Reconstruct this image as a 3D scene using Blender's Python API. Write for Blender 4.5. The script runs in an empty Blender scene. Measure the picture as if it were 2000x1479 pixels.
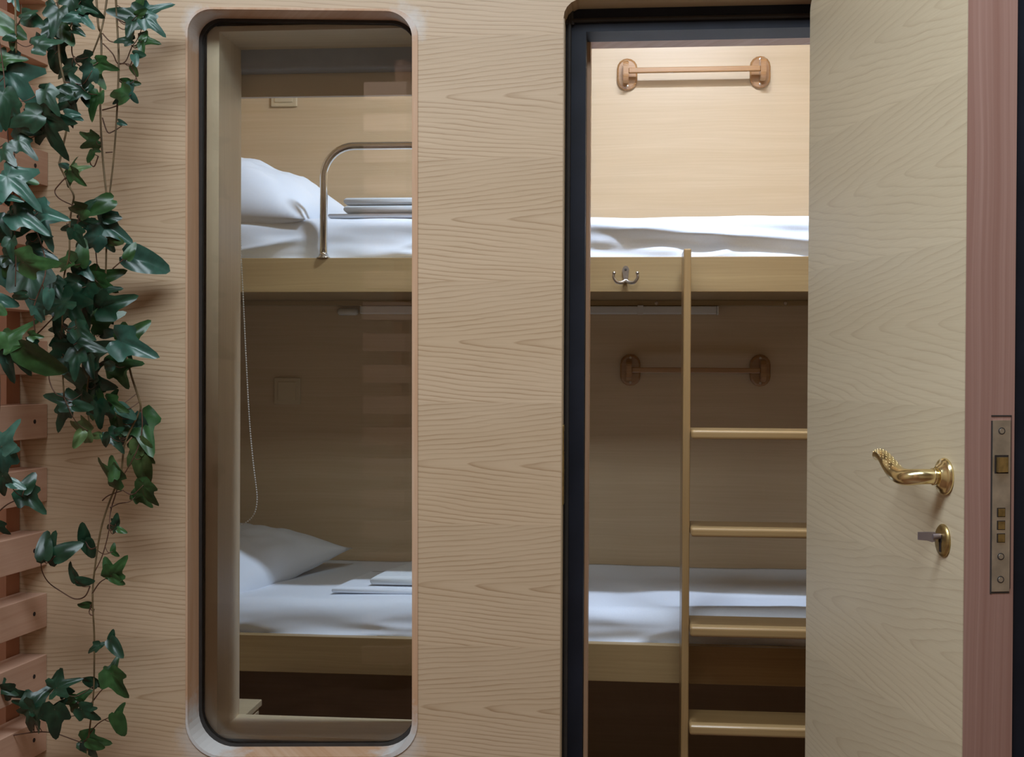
import bpy, bmesh, math, random
from mathutils import Vector, Matrix, noise
random.seed(7)
SC = bpy.context.scene
COL = SC.collection

# ------------------------------------------------------------------ camera
F_PX, CX, CY = 2400.0, 1000.0, 739.5
CAM = Vector((0, 0, 1.2))
YAW, PITCH, ROLL = math.atan(220 / 2400), 0.0075, 0.0050
F0 = Vector((-math.sin(YAW), math.cos(YAW), 0)); R0 = Vector((math.cos(YAW), math.sin(YAW), 0)); Z0 = Vector((0, 0, 1))
FW = F0 * math.cos(PITCH) - Z0 * math.sin(PITCH); U0 = Z0 * math.cos(PITCH) + F0 * math.sin(PITCH)
RT = R0 * math.cos(ROLL) + U0 * math.sin(ROLL); UP = U0 * math.cos(ROLL) - R0 * math.sin(ROLL)
cd = bpy.data.cameras.new('camera'); cam = bpy.data.objects.new('camera', cd); COL.objects.link(cam)
cd.sensor_fit = 'HORIZONTAL'; cd.sensor_width = 36; cd.lens = F_PX * 36 / 2000; cd.clip_start = 0.02
m = Matrix((RT, UP, -FW)).transposed().to_4x4(); m.translation = CAM
cam.matrix_world = m
SC.camera = cam

def ray(px, py):
    return FW + RT * ((px - CX) / F_PX) - UP * ((py - CY) / F_PX)
def at(px, py, Y):
    """the point of the plane y = Y that shows at this place of the photograph (used to measure the room)"""
    r = ray(px, py); return CAM + r * ((Y - CAM.y) / r.y)
def on_plane(px, py, p0, n):
    r = ray(px, py); return CAM + r * ((p0 - CAM).dot(n) / r.dot(n))
def zat(px, py, Y): return at(px, py, Y).z
def xat(px, py, Y): return at(px, py, Y).x

# ------------------------------------------------------------------ light and exposure
SC.view_settings.view_transform = 'Standard'; SC.view_settings.look = 'None'
SC.view_settings.gamma = 1; SC.view_settings.use_curve_mapping = False
SC.view_settings.exposure = 0.0
w = bpy.data.worlds.new('world'); SC.world = w; w.use_nodes = True
w.node_tree.nodes['Background'].inputs[0].default_value = (0.9, 0.7, 0.5, 1)
w.node_tree.nodes['Background'].inputs[1].default_value = 0.05

def area(name, loc, size, sy, power, col, rot=(0, 0, 0)):
    d = bpy.data.lights.new(name, 'AREA'); d.shape = 'RECTANGLE'; d.size = size; d.size_y = sy
    d.energy = power; d.color = col
    o = bpy.data.objects.new(name, d); COL.objects.link(o); o.location = loc; o.rotation_euler = rot
    return o
area('corridor_ceiling_light', (-0.60, 0.84, 2.70), 2.4, 0.6, 59, (0.92, 1.05, 1.16))
area('compartment_ceiling_light', (0.16, 2.545, 2.62), 0.44, 0.05, 24, (0.83, 1.0, 1.26))

# ------------------------------------------------------------------ materials
MATS = {}
class NT:
    def __init__(s, name):
        s.m = bpy.data.materials.new(name); s.m.use_nodes = True; s.t = s.m.node_tree
        s.b = s.t.nodes['Principled BSDF']; MATS[name] = s.m
    def n(s, typ, **k):
        x = s.t.nodes.new(typ)
        for a, v in k.items(): setattr(x, a, v)
        return x
    def put(s, sock, v):
        if hasattr(v, 'is_linked') or isinstance(v, bpy.types.NodeSocket): s.t.links.new(v, sock)
        else: sock.default_value = v
    def M(s, op, a, b=0.0, c=0.0, clamp=False):
        x = s.n('ShaderNodeMath', operation=op, use_clamp=clamp)
        for i, v in enumerate((a, b, c)): s.put(x.inputs[i], v)
        return x.outputs[0]
    def pos(s): return s.n('ShaderNodeNewGeometry').outputs['Position']
    def dot(s, v, ax):
        x = s.n('ShaderNodeVectorMath', operation='DOT_PRODUCT'); s.put(x.inputs[0], v); x.inputs[1].default_value = ax
        return x.outputs['Value']
    def comb(s, a, b, c=0.0):
        x = s.n('ShaderNodeCombineXYZ')
        for i, v in enumerate((a, b, c)): s.put(x.inputs[i], v)
        return x.outputs[0]
    def noise(s, vec, scale=1.0, detail=2.0, rough=0.5):
        x = s.n('ShaderNodeTexNoise'); s.put(x.inputs['Vector'], vec); x.inputs['Scale'].default_value = scale
        x.inputs['Detail'].default_value = detail; x.inputs['Roughness'].default_value = rough
        return x.outputs[0]
    def ramp(s, f, pts):
        x = s.n('ShaderNodeMapRange', clamp=True); s.put(x.inputs[0], f)
        x.inputs[1].default_value, x.inputs[2].default_value, x.inputs[3].default_value, x.inputs[4].default_value = pts
        return x.outputs[0]
    def mix(s, f, a, b):
        x = s.n('ShaderNodeMix', data_type='RGBA'); s.put(x.inputs[0], f)
        for i, v in ((6, a), (7, b)):
            if isinstance(v, tuple): x.inputs[i].default_value = (*v, 1)
            else: s.t.links.new(v, x.inputs[i])
        return x.outputs[2]
    def bump(s, h, strength, dist=0.002):
        x = s.n('ShaderNodeBump'); x.inputs['Strength'].default_value = strength; x.inputs['Distance'].default_value = dist
        s.t.links.new(h, x.inputs['Height']); s.t.links.new(x.outputs[0], s.b.inputs['Normal'])
    def fin(s, col, rough=0.5, metal=0.0, **k):
        if isinstance(col, tuple): s.b.inputs['Base Color'].default_value = (*col, 1)
        else: s.t.links.new(col, s.b.inputs['Base Color'])
        s.put(s.b.inputs['Roughness'], rough); s.b.inputs['Metallic'].default_value = metal
        for a, v in k.items(): s.b.inputs[a].default_value = v
        return s.m

def veneer(name, axis, z0, H, base, dark, pale, F=6.5, A=15.0, ushift=0.0, contrast=1.0, rough=0.42, putty=None, slipv=0.04, wob=1.0):
    """book of veneer leaves laid one above another, each with the same cathedral figure"""
    s = NT(name); P = s.pos(); u = s.dot(P, axis); v = s.dot(P, (0, 0, 1))
    t = s.M('DIVIDE', s.M('SUBTRACT', v, z0), H); k = s.M('FLOOR', t)
    fr = s.M('SUBTRACT', s.M('SUBTRACT', t, k), 0.5); vv = s.M('MULTIPLY', fr, H)
    uu = s.M('ADD', s.M('ADD', u, ushift), s.M('MULTIPLY', k, slipv))
    n1 = s.M('SUBTRACT', s.noise(s.comb(s.M('MULTIPLY', uu, 2.2), s.M('MULTIPLY', vv, 9.0), s.M('MULTIPLY', k, 0.12)), 1.0, 2.0), 0.5)
    n2 = s.M('SUBTRACT', s.noise(s.comb(s.M('MULTIPLY', uu, 14), s.M('MULTIPLY', vv, 60), s.M('MULTIPLY', k, 0.2)), 1.0, 2.0), 0.5)
    vd = s.M('ADD', vv, s.M('MULTIPLY', n1, 0.030 * wob))
    g = s.M('SQRT', s.M('ADD', s.M('MULTIPLY', vd, vd), 0.00008))
    ring = s.M('MULTIPLY', s.M('SUBTRACT', s.M('MULTIPLY', g, A), uu), F)
    ring = s.M('ADD', ring, s.M('MULTIPLY', n2, 0.55))
    fz = s.M('FRACT', ring)
    line = s.M('POWER', fz, 5.0)
    line = s.M('MULTIPLY', line, s.ramp(fz, (1.0, 0.93, 0.0, 1.0)))
    brk = s.ramp(s.noise(s.comb(s.M('MULTIPLY', uu, 5), s.M('MULTIPLY', vv, 35), 3.0), 1.0, 2.0), (0.3, 0.62, 0.25, 1.0))
    line = s.M('MULTIPLY', s.M('MULTIPLY', line, brk), 0.85 * contrast)
    fib = s.noise(s.comb(s.M('MULTIPLY', u, 9), s.M('MULTIPLY', v, 420), 0.0), 1.0, 3.0, 0.6)
    broad = s.noise(s.comb(s.M('MULTIPLY', u, 0.9), s.M('MULTIPLY', v, 9.0), 5.0), 1.0, 1.0)
    c = s.mix(s.ramp(broad, (0.3, 0.7, 0.0, 0.7)), base, pale)
    c = s.mix(s.ramp(fr, (0.5, -0.5, 0.30, 0.0)), c, tuple(x * 0.80 for x in base))
    c = s.mix(s.ramp(fib, (0.35, 0.75, 0.0, 0.25)), c, dark)
    c = s.mix(line, c, dark)
    if putty: c = putty_mix(s, c, putty)
    s.bump(line, 0.15, 0.0006)
    return s.fin(c, rough)

def putty_mix(s, c, spots, col=(0.66, 0.64, 0.62)):
    P = s.pos(); tot = None
    nz = s.noise(P, 38.0, 4.0, 0.65)
    for (p, r, amt) in spots:
        x = s.n('ShaderNodeVectorMath', operation='DISTANCE'); s.t.links.new(P, x.inputs[0]); x.inputs[1].default_value = p
        d = s.M('ADD', x.outputs['Value'], s.M('MULTIPLY', s.M('SUBTRACT', nz, 0.5), r * 1.1))
        mk = s.ramp(d, (r, r * 0.45, 0.0, amt))
        tot = mk if tot is None else s.M('MAXIMUM', tot, mk)
    return s.mix(tot, c, col)

def grainwood(name, axis, cross, base, dark, rough=0.4, sc=120.0, amt=0.5, coat=0.0, cross2=None, putty=None, along=3.0):
    s = NT(name); P = s.pos(); u = s.dot(P, axis); v = s.dot(P, cross)
    w2 = s.dot(P, cross2) if cross2 else 0.0
    if cross2: w2 = s.M('MULTIPLY', w2, sc)
    wob = s.M('MULTIPLY', s.noise(s.comb(s.M('MULTIPLY', u, 2.5), s.M('MULTIPLY', v, 10), 1.0), 1.0, 1.0), 0.02)
    v2 = s.M('ADD', v, wob)
    a = s.noise(s.comb(s.M('MULTIPLY', u, along), s.M('MULTIPLY', v2, sc), w2), 1.0, 4.0, 0.65)
    b = s.noise(s.comb(s.M('MULTIPLY', u, along * 0.5), s.M('MULTIPLY', v2, sc * 0.18), 4.0), 1.0, 2.0)
    c = s.mix(s.ramp(a, (0.35, 0.72, 0.0, amt)), base, dark)
    c = s.mix(s.ramp(b, (0.35, 0.7, 0.0, amt * 0.8)), c, dark)
    if putty: c = putty_mix(s, c, putty)
    s.bump(a, 0.08, 0.0005)
    if coat: s.b.inputs['Coat Weight'].default_value = coat; s.b.inputs['Coat Roughness'].default_value = 0.15
    return s.fin(c, rough)

def plain(name, col, rough=0.5, metal=0.0, var=0.06, sc=30.0, bump=0.0, **k):
    s = NT(name); nz = s.noise(s.pos(), sc, 3.0)
    c = s.mix(s.ramp(nz, (0.3, 0.7, 0, 1)), tuple(min(1, x * (1 - var)) for x in col), tuple(min(1, x * (1 + var)) for x in col))
    if bump: s.bump(nz, bump, 0.001)
    return s.fin(c, rough, metal, **k)

# ------------------------------------------------------------------ mesh helpers
def obj(name, bm, mat, parent=None, smooth=False, loc=None):
    bmesh.ops.recalc_face_normals(bm, faces=bm.faces[:])
    me = bpy.data.meshes.new(name)
    if loc is None and parent is not None: loc = parent.location
    if loc is not None: bmesh.ops.translate(bm, verts=bm.verts[:], vec=-Vector(loc))
    bm.to_mesh(me); bm.free()
    o = bpy.data.objects.new(name, me); COL.objects.link(o)
    if parent is not None:
        o.parent = parent
    elif loc is not None: o.location = loc
    if mat: me.materials.append(MATS[mat] if isinstance(mat, str) else mat)
    if smooth:
        for p in me.polygons: p.use_smooth = True
    return o
def sub(name, bm, mat, part, smooth=False):
    """a sub-part: part sits at its thing's origin, so the same offset holds"""
    o = obj(name, bm, mat, None, smooth, loc=part.parent.location)
    o.location = (0, 0, 0); o.parent = part
    return o
def thing(name, label, cat, loc=(0, 0, 0), group=None):
    o = bpy.data.objects.new(name, None); COL.objects.link(o); o.location = loc; o.empty_display_size = 0.05
    return tag(o, label, cat, group)
def tag(o, label, cat, group=None):
    o['label'] = label; o['category'] = cat
    if group: o['group'] = group
    return o
def struct(name, bm, mat, parent=None):
    o = obj(name, bm, mat, parent)
    if parent is None: o['kind'] = 'structure'
    return o

def add_box(bm, a, b, bev=0.0, seg=2):
    a, b = Vector(a), Vector(b)
    r = bmesh.ops.create_cube(bm, size=1.0)
    vs = r['verts']
    for v in vs:
        v.co = Vector([(a[i] + b[i]) / 2 + v.co[i] * abs(b[i] - a[i]) for i in range(3)])
    if bev:
        es = list({e for v in vs for e in v.link_edges})
        bmesh.ops.bevel(bm, geom=es, offset=bev, segments=seg, profile=0.5, affect='EDGES')
    return bm
def box(a, b, bev=0.0, seg=2): return add_box(bmesh.new(), a, b, bev, seg)

def plate(outer, holes, y0, y1, flip=None):
    """slab between y0 and y1 with outline and holes given as lists of (x, z)"""
    bm = bmesh.new(); edges = []
    for lp in [outer] + holes:
        vs = [bm.verts.new((p[0], y0, p[1])) for p in lp]
        for i in range(len(vs)): edges.append(bm.edges.new((vs[i], vs[(i + 1) % len(vs)])))
    bmesh.ops.triangle_fill(bm, use_beauty=True, use_dissolve=False, edges=edges)
    r = bmesh.ops.extrude_face_region(bm, geom=bm.faces[:])
    for v in [g for g in r['geom'] if isinstance(g, bmesh.types.BMVert)]: v.co.y = y1
    return bm

def rrect(l, r, t, b, rad, n=8):
    """rounded rectangle as pixel corners; rad for tl, tr, br, bl"""
    pts = []
    for (cx, cy, a0, rr) in ((l + rad[0], t + rad[0], 180, rad[0]), (r - rad[1], t + rad[1], 270, rad[1]), (r - rad[2], b - rad[2], 0, rad[2]), (l + rad[3], b - rad[3], 90, rad[3])):
        for i in range(n + 1):
            a = math.radians(a0 + 90 * i / n)
            pts.append((cx + rr * math.cos(a), cy + rr * math.sin(a)))
    return pts
def px_loop(pts, Y): return [(at(x, y, Y).x, at(x, y, Y).z) for x, y in pts]

def add_tube(bm, pts, rads, seg=10, cap=True, flat=None):
    pts = [Vector(p) for p in pts]
    if not hasattr(rads, '__len__'): rads = [rads] * len(pts)
    rings = []; prev = None
    for i, p in enumerate(pts):
        d = (pts[min(i + 1, len(pts) - 1)] - pts[max(i - 1, 0)])
        if d.length < 1e-9: d = Vector((0, 0, 1))
        d.normalize()
        if prev is None:
            a = Vector((0, 0, 1)) if abs(d.z) < 0.9 else Vector((0, 1, 0))
            x = d.cross(a).normalized()
        else:
            x = (prev - d * prev.dot(d)).normalized()
        prev = x; y = d.cross(x)
        ring = []
        for k in range(seg):
            t = 2 * math.pi * k / seg
            fl = flat[i] if flat else 1.0
            ring.append(bm.verts.new(p + x * math.cos(t) * rads[i] + y * math.sin(t) * rads[i] * fl))
        rings.append(ring)
    for i in range(len(rings) - 1):
        for k in range(seg):
            bm.faces.new((rings[i][k], rings[i][(k + 1) % seg], rings[i + 1][(k + 1) % seg], rings[i + 1][k]))
    if cap:
        bm.faces.new(rings[0][::-1]); bm.faces.new(rings[-1])
    return bm
def tube(pts, r, seg=10, **k): return add_tube(bmesh.new(), pts, r, seg, **k)
def spline(pts, n=8):
    """Catmull-Rom through the points"""
    P = [Vector(p) for p in pts]; out = []
    for i in range(len(P) - 1):
        p0, p1, p2, p3 = P[max(i - 1, 0)], P[i], P[i + 1], P[min(i + 2, len(P) - 1)]
        for k in range(n):
            t = k / n
            out.append(0.5 * ((2 * p1) + (p2 - p0) * t + (2 * p0 - 5 * p1 + 4 * p2 - p3) * t * t + (3 * p1 - p0 - 3 * p2 + p3) * t ** 3))
    out.append(P[-1]); return out
def add_lathe(bm, prof, c, axis, seg=24, sx=1.0, sz=1.0, side=None):
    """profile of (radius, along) turned about axis through c; sx, sz squash it"""
    axis = Vector(axis).normalized(); up = Vector((0, 0, 1)) if abs(axis.z) < 0.9 else Vector((0, 1, 0))
    x = axis.cross(up).normalized(); y = x.cross(axis).normalized()
    if y.z < 0: y = -y
    rings = []
    for r, h in prof:
        if r < 1e-6: rings.append([bm.verts.new(Vector(c) + axis * h)])
        else: rings.append([bm.verts.new(Vector(c) + axis * h + x * math.cos(2 * math.pi * k / seg) * r * sx + y * math.sin(2 * math.pi * k / seg) * r * sz) for k in range(seg)])
    for i in range(len(rings) - 1):
        a, b = rings[i], rings[i + 1]
        for k in range(seg):
            k2 = (k + 1) % seg
            if len(a) == 1 and len(b) == 1: continue
            if len(a) == 1: bm.faces.new((a[0], b[k], b[k2]))
            elif len(b) == 1: bm.faces.new((a[k], a[k2], b[0]))
            else: bm.faces.new((a[k], a[k2], b[k2], b[k]))
    if len(rings[0]) > 1: bm.faces.new(rings[0])
    if len(rings[-1]) > 1: bm.faces.new(rings[-1])
    return bm
def lathe(prof, c, axis, **k): return add_lathe(bmesh.new(), prof, c, axis, **k)
def add_prism(bm, pts, off):
    """polygon of 3D points pushed along off"""
    a = [bm.verts.new(p) for p in pts]; b = [bm.verts.new(Vector(p) + Vector(off)) for p in pts]
    bm.faces.new(a); bm.faces.new(b[::-1])
    for i in range(len(a)):
        j = (i + 1) % len(a); bm.faces.new((a[i], b[i], b[j], a[j]))
    return bm

# ------------------------------------------------------------------ measures of the place
WY = 2.30            # corridor face of the partition
GY = 2.365           # glass
IY = 2.51            # compartment face of the partition
RY = 2.95            # front of the bunk rails
BY = 3.65            # back wall of the compartment
CEIL = 2.90
XL, XR = -1.32, 1.02   # compartment side walls (inner faces)
corner = [at(x, y, WY) for x, y in ((388, 45), (790, 48), (792, 1455), (385, 1450))]

seam_z = zat(950, 548, WY); seam_H = (zat(950, 67, WY) - zat(950, 1260, WY)) / 5
BASE = (0.60, 0.435, 0.28); DARK = (0.36, 0.225, 0.12); PALE = (0.65, 0.485, 0.33)
veneer('wall_veneer', (1, 0, 0), seam_z, seam_H, BASE, DARK, PALE, ushift=0.0, F=9.0, A=12.5, contrast=1.6, slipv=0.015,
       putty=[(corner[0], 0.040, 0.55), (corner[1], 0.046, 0.6), (corner[2], 0.040, 0.45), (corner[3], 0.050, 0.45)])

# door leaf frame: hinge H, latch edge E, both on the face that looks left
def cam_pt(px, depth, z):
    r = ray(px, 722); p = CAM + r * depth; p.z = z; return p
E2 = cam_pt(1884, 1.684, 0); H2 = at(1577.5, 722, WY); H2.z = 0
D_LEN = (E2 - H2).length
dU = (E2 - H2).normalized()                    # hinge -> latch edge
dN = Vector((dU.y, -dU.x, 0)).normalized()     # outward of visible face
if dN.x > 0: dN = -dN
print('door len', D_LEN, 'dir', dU, 'n', dN)
door_z = on_plane(1800, 485, H2, dN).z
veneer('door_veneer', tuple(dU), door_z, 0.232, (0.66, 0.555, 0.385), (0.46, 0.35, 0.225), (0.70, 0.60, 0.43), F=10.0, A=8.0, ushift=0.35, contrast=0.9, rough=0.40, slipv=0.11, wob=1.6)
grainwood('inner_veneer', (1, 0, 0), (0, 0, 1), (0.62, 0.465, 0.30), (0.49, 0.345, 0.195), rough=0.36, sc=150, amt=0.45)
grainwood('side_veneer', (0, 1, 0), (0, 0, 1), (0.62, 0.47, 0.30), (0.48, 0.33, 0.18), rough=0.38, sc=150, amt=0.4)
grainwood('rail_oak', (1, 0, 0), (0, 0, 1), (0.42, 0.285, 0.13), (0.28, 0.17, 0.07), rough=0.38, sc=170, amt=0.55)
grainwood('ladder_oak', (0, 0, 1), (1, 0, 0), (0.43, 0.27, 0.115), (0.30, 0.17, 0.065), rough=0.32, sc=240, amt=0.5, coat=0.3)
grainwood('step_oak', (1, 0, 0), (0, 0.5, 1), (0.47, 0.30, 0.13), (0.32, 0.19, 0.075), rough=0.30, sc=220, amt=0.5, coat=0.4)
grainwood('reveal_wood', (0, 0, 1), (0, 1, 0), (0.70, 0.56, 0.39), (0.56, 0.42, 0.27), rough=0.45, sc=110, amt=0.5)
grainwood('sill_wood', (1, 0, 0), (0, 1, 0), (0.68, 0.55, 0.35), (0.53, 0.40, 0.23), rough=0.42, sc=110, amt=0.5)
grainwood('edging', (0, 0, 1), (1, 0.6, 0), (0.64, 0.43, 0.29), (0.48, 0.25, 0.12), rough=0.5, sc=60, amt=0.75,
          putty=[(corner[0] + Vector((0, .03, 0)), 0.058, 0.7), (corner[1] + Vector((0, .03, 0)), 0.055, 0.7), (corner[2] + Vector((0.0, .03, 0)), 0.085, 1.0), (corner[3] + Vector((0, .03, 0)), 0.10, 1.0)])
grainwood('door_edge_wood', (0, 0, 1), tuple(-dN), (0.50, 0.305, 0.25), (0.33, 0.165, 0.125), rough=0.5, sc=260, amt=0.8, along=0.9)
grainwood('pine_slat', (0.3, -0.95, 0), (0, 0, 1), (0.62, 0.39, 0.28), (0.47, 0.25, 0.16), rough=0.55, sc=90, amt=0.6)
grainwood('pine_post', (0, 0, 1), (1, 0, 0), (0.52, 0.25, 0.15), (0.38, 0.15, 0.08), rough=0.55, sc=90, amt=0.6)
grainwood('bar_wood', (1, 0, 0), (0, 0, 1), (0.43, 0.225, 0.09), (0.28, 0.12, 0.04), rough=0.25, sc=150, amt=0.6, coat=0.6)
plain('black_frame', (0.011, 0.013, 0.021), rough=0.55, var=0.25, sc=14, bump=0.12, **{'Specular IOR Level': 0.25})
plain('gasket', (0.028, 0.024, 0.022), rough=0.6, var=0.2)
plain('chrome', (0.72, 0.69, 0.65), rough=0.14, metal=1.0, var=0.02)
plain('nickel', (0.55, 0.50, 0.45), rough=0.3, metal=1.0, var=0.1, sc=200)
plain('gold', (0.90, 0.76, 0.43), rough=0.2, metal=1.0, var=0.05)
plain('brass_old', (0.50, 0.38, 0.17), rough=0.38, metal=1.0, var=0.25, sc=90)
plain('forend_steel', (0.74, 0.70, 0.62), rough=0.42, metal=1.0, var=0.18, sc=40)
plain('screw_dark', (0.07, 0.06, 0.055), rough=0.45, metal=0.3)
plain('hole_dark', (0.02, 0.012, 0.01), rough=0.8)
plain('key_metal', (0.30, 0.25, 0.26), rough=0.4, metal=0.7)
plain('linen', (0.82, 0.86, 0.93), rough=0.85, var=0.02, sc=300, bump=0.05)
plain('towel', (0.78, 0.81, 0.83), rough=0.95, var=0.05, sc=500, bump=0.6)
plain('white_plastic', (0.70, 0.66, 0.60), rough=0.4, var=0.02)
plain('beige_plastic', (0.60, 0.48, 0.31), rough=0.4, var=0.02)
plain('bead_white', (0.82, 0.80, 0.76), rough=0.35)
plain('blind_grey', (0.33, 0.33, 0.34), rough=0.5, var=0.04)
plain('plaster', (0.62, 0.60, 0.56), rough=0.8, var=0.03)
plain('floor_dark', (0.15, 0.07, 0.04), rough=0.5, var=0.3, sc=8)
plain('corridor_paint', (0.56, 0.43, 0.30), rough=0.7, var=0.05, sc=5)
plain('leaf_dark', (0.012, 0.044, 0.022), rough=0.34, var=0.35, sc=60, bump=0.15)
plain('leaf_green', (0.030, 0.085, 0.024), rough=0.36, var=0.3, sc=60, bump=0.15)
plain('leaf_teal_sheen', (0.034, 0.095, 0.068), rough=0.30, var=0.3, sc=50, bump=0.15)  # bluish gloss of cool light on the blades, put into their base colour
plain('leaf_olive', (0.075, 0.125, 0.040), rough=0.42, var=0.3, sc=60, bump=0.15)
plain('stem', (0.13, 0.085, 0.035), rough=0.6, var=0.35, sc=60)
plain('petiole', (0.10, 0.045, 0.025), rough=0.6, var=0.3, sc=60)
gl = NT('glass')
gl.fin((1, 1, 1), 0.0, 0.0, **{'IOR': 1.5})
tr = gl.n('ShaderNodeBsdfTransparent'); tr.inputs[0].default_value = (0.97, 0.98, 0.97, 1)
gg = gl.n('ShaderNodeBsdfGlossy'); gg.inputs[0].default_value = (1, 1, 1, 1); gg.inputs['Roughness'].default_value = 0.0
fz = gl.n('ShaderNodeFresnel'); fz.inputs[0].default_value = 1.44
ms = gl.n('ShaderNodeMixShader'); gl.t.links.new(fz.outputs[0], ms.inputs[0]); gl.t.links.new(tr.outputs[0], ms.inputs[1]); gl.t.links.new(gg.outputs[0], ms.inputs[2])
gl.t.links.new(ms.outputs[0], gl.t.nodes['Material Output'].inputs[0])

# ------------------------------------------------------------------ the partition wall
HEAD_Z = zat(1300, -6, WY)                       # top of the doorway in the wall face
win_out = rrect(366, 806, 17, 1479, (46, 52, 70, 74), 10)
win_out = [(x, y + (x - 366) * 0.010 * (1 if y < 700 else -0.2)) for x, y in win_out]
win_loop = px_loop(win_out, WY)
dl = xat(1097, 740, WY); dr = H2.x + 0.075
wall_top, wall_l, wall_r = 2.95, -2.6, 2.2
rr = 0.034
door_arc = [(dl, 0.0)] + [(dl + rr - rr * math.cos(math.radians(a)), HEAD_Z - rr + rr * math.sin(math.radians(a))) for a in (0, 18, 36, 54, 72, 90)] + [(dr, HEAD_Z), (dr, 0.0)]
outer = [(wall_l, 0.0)] + [(wall_l, wall_top), (wall_r, wall_top), (wall_r, 0.0)] + door_arc[::-1]
front = struct('wall_front', plate(outer, [win_loop], WY, GY), 'wall_veneer')
# inner layer of the partition with the square-cut window box
il, ir, it, ib = xat(467, 740, IY), xat(806, 740, WY) + 0.012, zat(470, 96, IY), zat(600, 1402, IY)
inner_hole = [(il, ib), (il, it), (ir, it), (ir, ib)]
d2l = xat(1151, 740, IY) - 0.006; d2t = zat(1300, 79, IY) + 0.003
outer2 = [(wall_l, 0.0), (wall_l, wall_top), (wall_r, wall_top), (wall_r, 0.0), (dr - 0.01, 0.0), (dr - 0.01, d2t), (d2l, d2t), (d2l, 0.0)]
struct('wall_inner', plate(outer2, [inner_hole], GY + 0.012, IY), 'reveal_wood')
# window: edging, gasket, glass, lining boards
wn = bpy.data.objects.new('window_1', None); COL.objects.link(wn); wn['kind'] = 'structure'
wn.location = at(590, 1470, GY)
def ring_between(lo, li, y0, y1):
    bm = bmesh.new(); n = len(lo); V = {}
    for key, lp, y in (('of', lo, y0), ('if', li, y0), ('ob', lo, y1), ('ib', li, y1)):
        V[key] = [bm.verts.new((p[0], y, p[1])) for p in lp]
    for i in range(n):
        j = (i + 1) % n
        bm.faces.new((V['of'][i], V['of'][j], V['if'][j], V['if'][i])); bm.faces.new((V['ob'][i], V['ob'][j], V['ib'][j], V['ib'][i]))
        bm.faces.new((V['if'][i], V['if'][j], V['ib'][j], V['ib'][i])); bm.faces.new((V['of'][i], V['of'][j], V['ob'][j], V['ob'][i]))
    return bm
def scale_loop(pts, l, r, t, b):
    xs = [p[0] for p in pts]; ys = [p[1] for p in pts]; x0, x1, y0, y1 = min(xs), max(xs), min(ys), max(ys)
    return [((p[0] - x0) / (x1 - x0) * (x1 - x0 - l - r) + x0 + l, (p[1] - y0) / (y1 - y0) * (y1 - y0 - t - b) + y0 + t) for p in pts]
lo = px_loop(scale_loop(win_out, -3, -10, -3, -4), WY); li = px_loop(scale_loop(win_out, 1, 1, 1, 1), WY)
bmr = ring_between(lo, li, WY - 0.0022, GY)
struct('window_edging', bmr, 'edging', wn)
gl_out = [(p[0], p[1]) for p in win_loop]
def shrink(lp, d):
    cx = sum(p[0] for p in lp) / len(lp); cz = sum(p[1] for p in lp) / len(lp)
    xs = [p[0] for p in lp]; zs = [p[1] for p in lp]; hx = (max(xs) - min(xs)) / 2; hz = (max(zs) - min(zs)) / 2
    return [(cx + (p[0] - cx) * (hx - d) / hx, cz + (p[1] - cz) * (hz - d) / hz) for p in lp]
struct('gasket', ring_between(win_loop, shrink(win_loop, 0.0065), GY - 0.004, GY + 0.012), 'gasket', wn)
struct('glass_pane', plate(shrink(win_loop, 0.004), [], GY + 0.001, GY + 0.006), 'glass', wn)
# sill and lining of the box, mitred
a, b = GY + 0.012, IY + 0.0
fl = win_loop; fx0, fx1 = min(p[0] for p in fl), max(p[0] for p in fl); fz0, fz1 = min(p[1] for p in fl), max(p[1] for p in fl)
def quad_board(p, off):
    return add_prism(bmesh.new(), p, off)
O_ = 0.012
struct('sill', quad_board([(fx0 + O_, a, fz0 + O_), (fx1, a, fz0 + O_), (ir, b + .004, ib + .0015), (il, b + .004, ib + .0015)], (0, 0, -0.012)), 'sill_wood', wn)
struct('window_lining', quad_board([(fx0 + O_, a, fz0 + O_), (fx0 + O_, a, fz1 - O_), (il + .0015, b + .004, it), (il + .0015, b + .004, ib)], (-0.012, 0, 0)), 'reveal_wood', wn)
struct('window_lining', quad_board([(fx0 + O_, a, fz1 - O_), (fx1, a, fz1 - O_), (ir, b + .004, it - .0015), (il, b + .004, it - .0015)], (0, 0, 0.012)), 'reveal_wood', wn)

# doorway frame
tn = bpy.data.objects.new('door_2', None); COL.objects.link(tn); tn['kind'] = 'structure'; tn.location = (dl, WY, 0)
FY = 2.362
b0 = xat(1102, 740, FY); b1 = xat(1141, 740, FY); t0 = zat(1140, 17.5, FY); t1 = zat(1140, 62, FY)
# wooden head and left lining in the wall thickness
bm = bmesh.new(); add_box(bm, (dl - .002, WY + .004, HEAD_Z - .001), (dr, FY, HEAD_Z + .012)); add_box(bm, (dl - .006, WY + .006, 0), (dl + 0.0015, FY, HEAD_Z - rr))
struct('lining', bm, 'reveal_wood', tn)
bm = bmesh.new()
add_prism(bm, [(b0 - .02, FY, 0), (b0 - .02, FY, HEAD_Z + .02), (dr, FY, HEAD_Z + .02), (dr, FY, t1), (b1, FY, t1), (b1, FY, 0)], (0, 0.075, 0))
struct('black_frame', bm, 'black_frame', tn)
bm = bmesh.new()
add_tube(bm, spline([(b0 + .006, FY - .004, 0.0), (b0 + .006, FY - .004, HEAD_Z - .05), (b0 + .012, FY - .004, HEAD_Z - .032), (b0 + .03, FY - .004, HEAD_Z - .024), (dr, FY - .004, HEAD_Z - .024)], 8), 0.0045, 8)
struct('seal', bm, 'gasket', tn)
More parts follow.
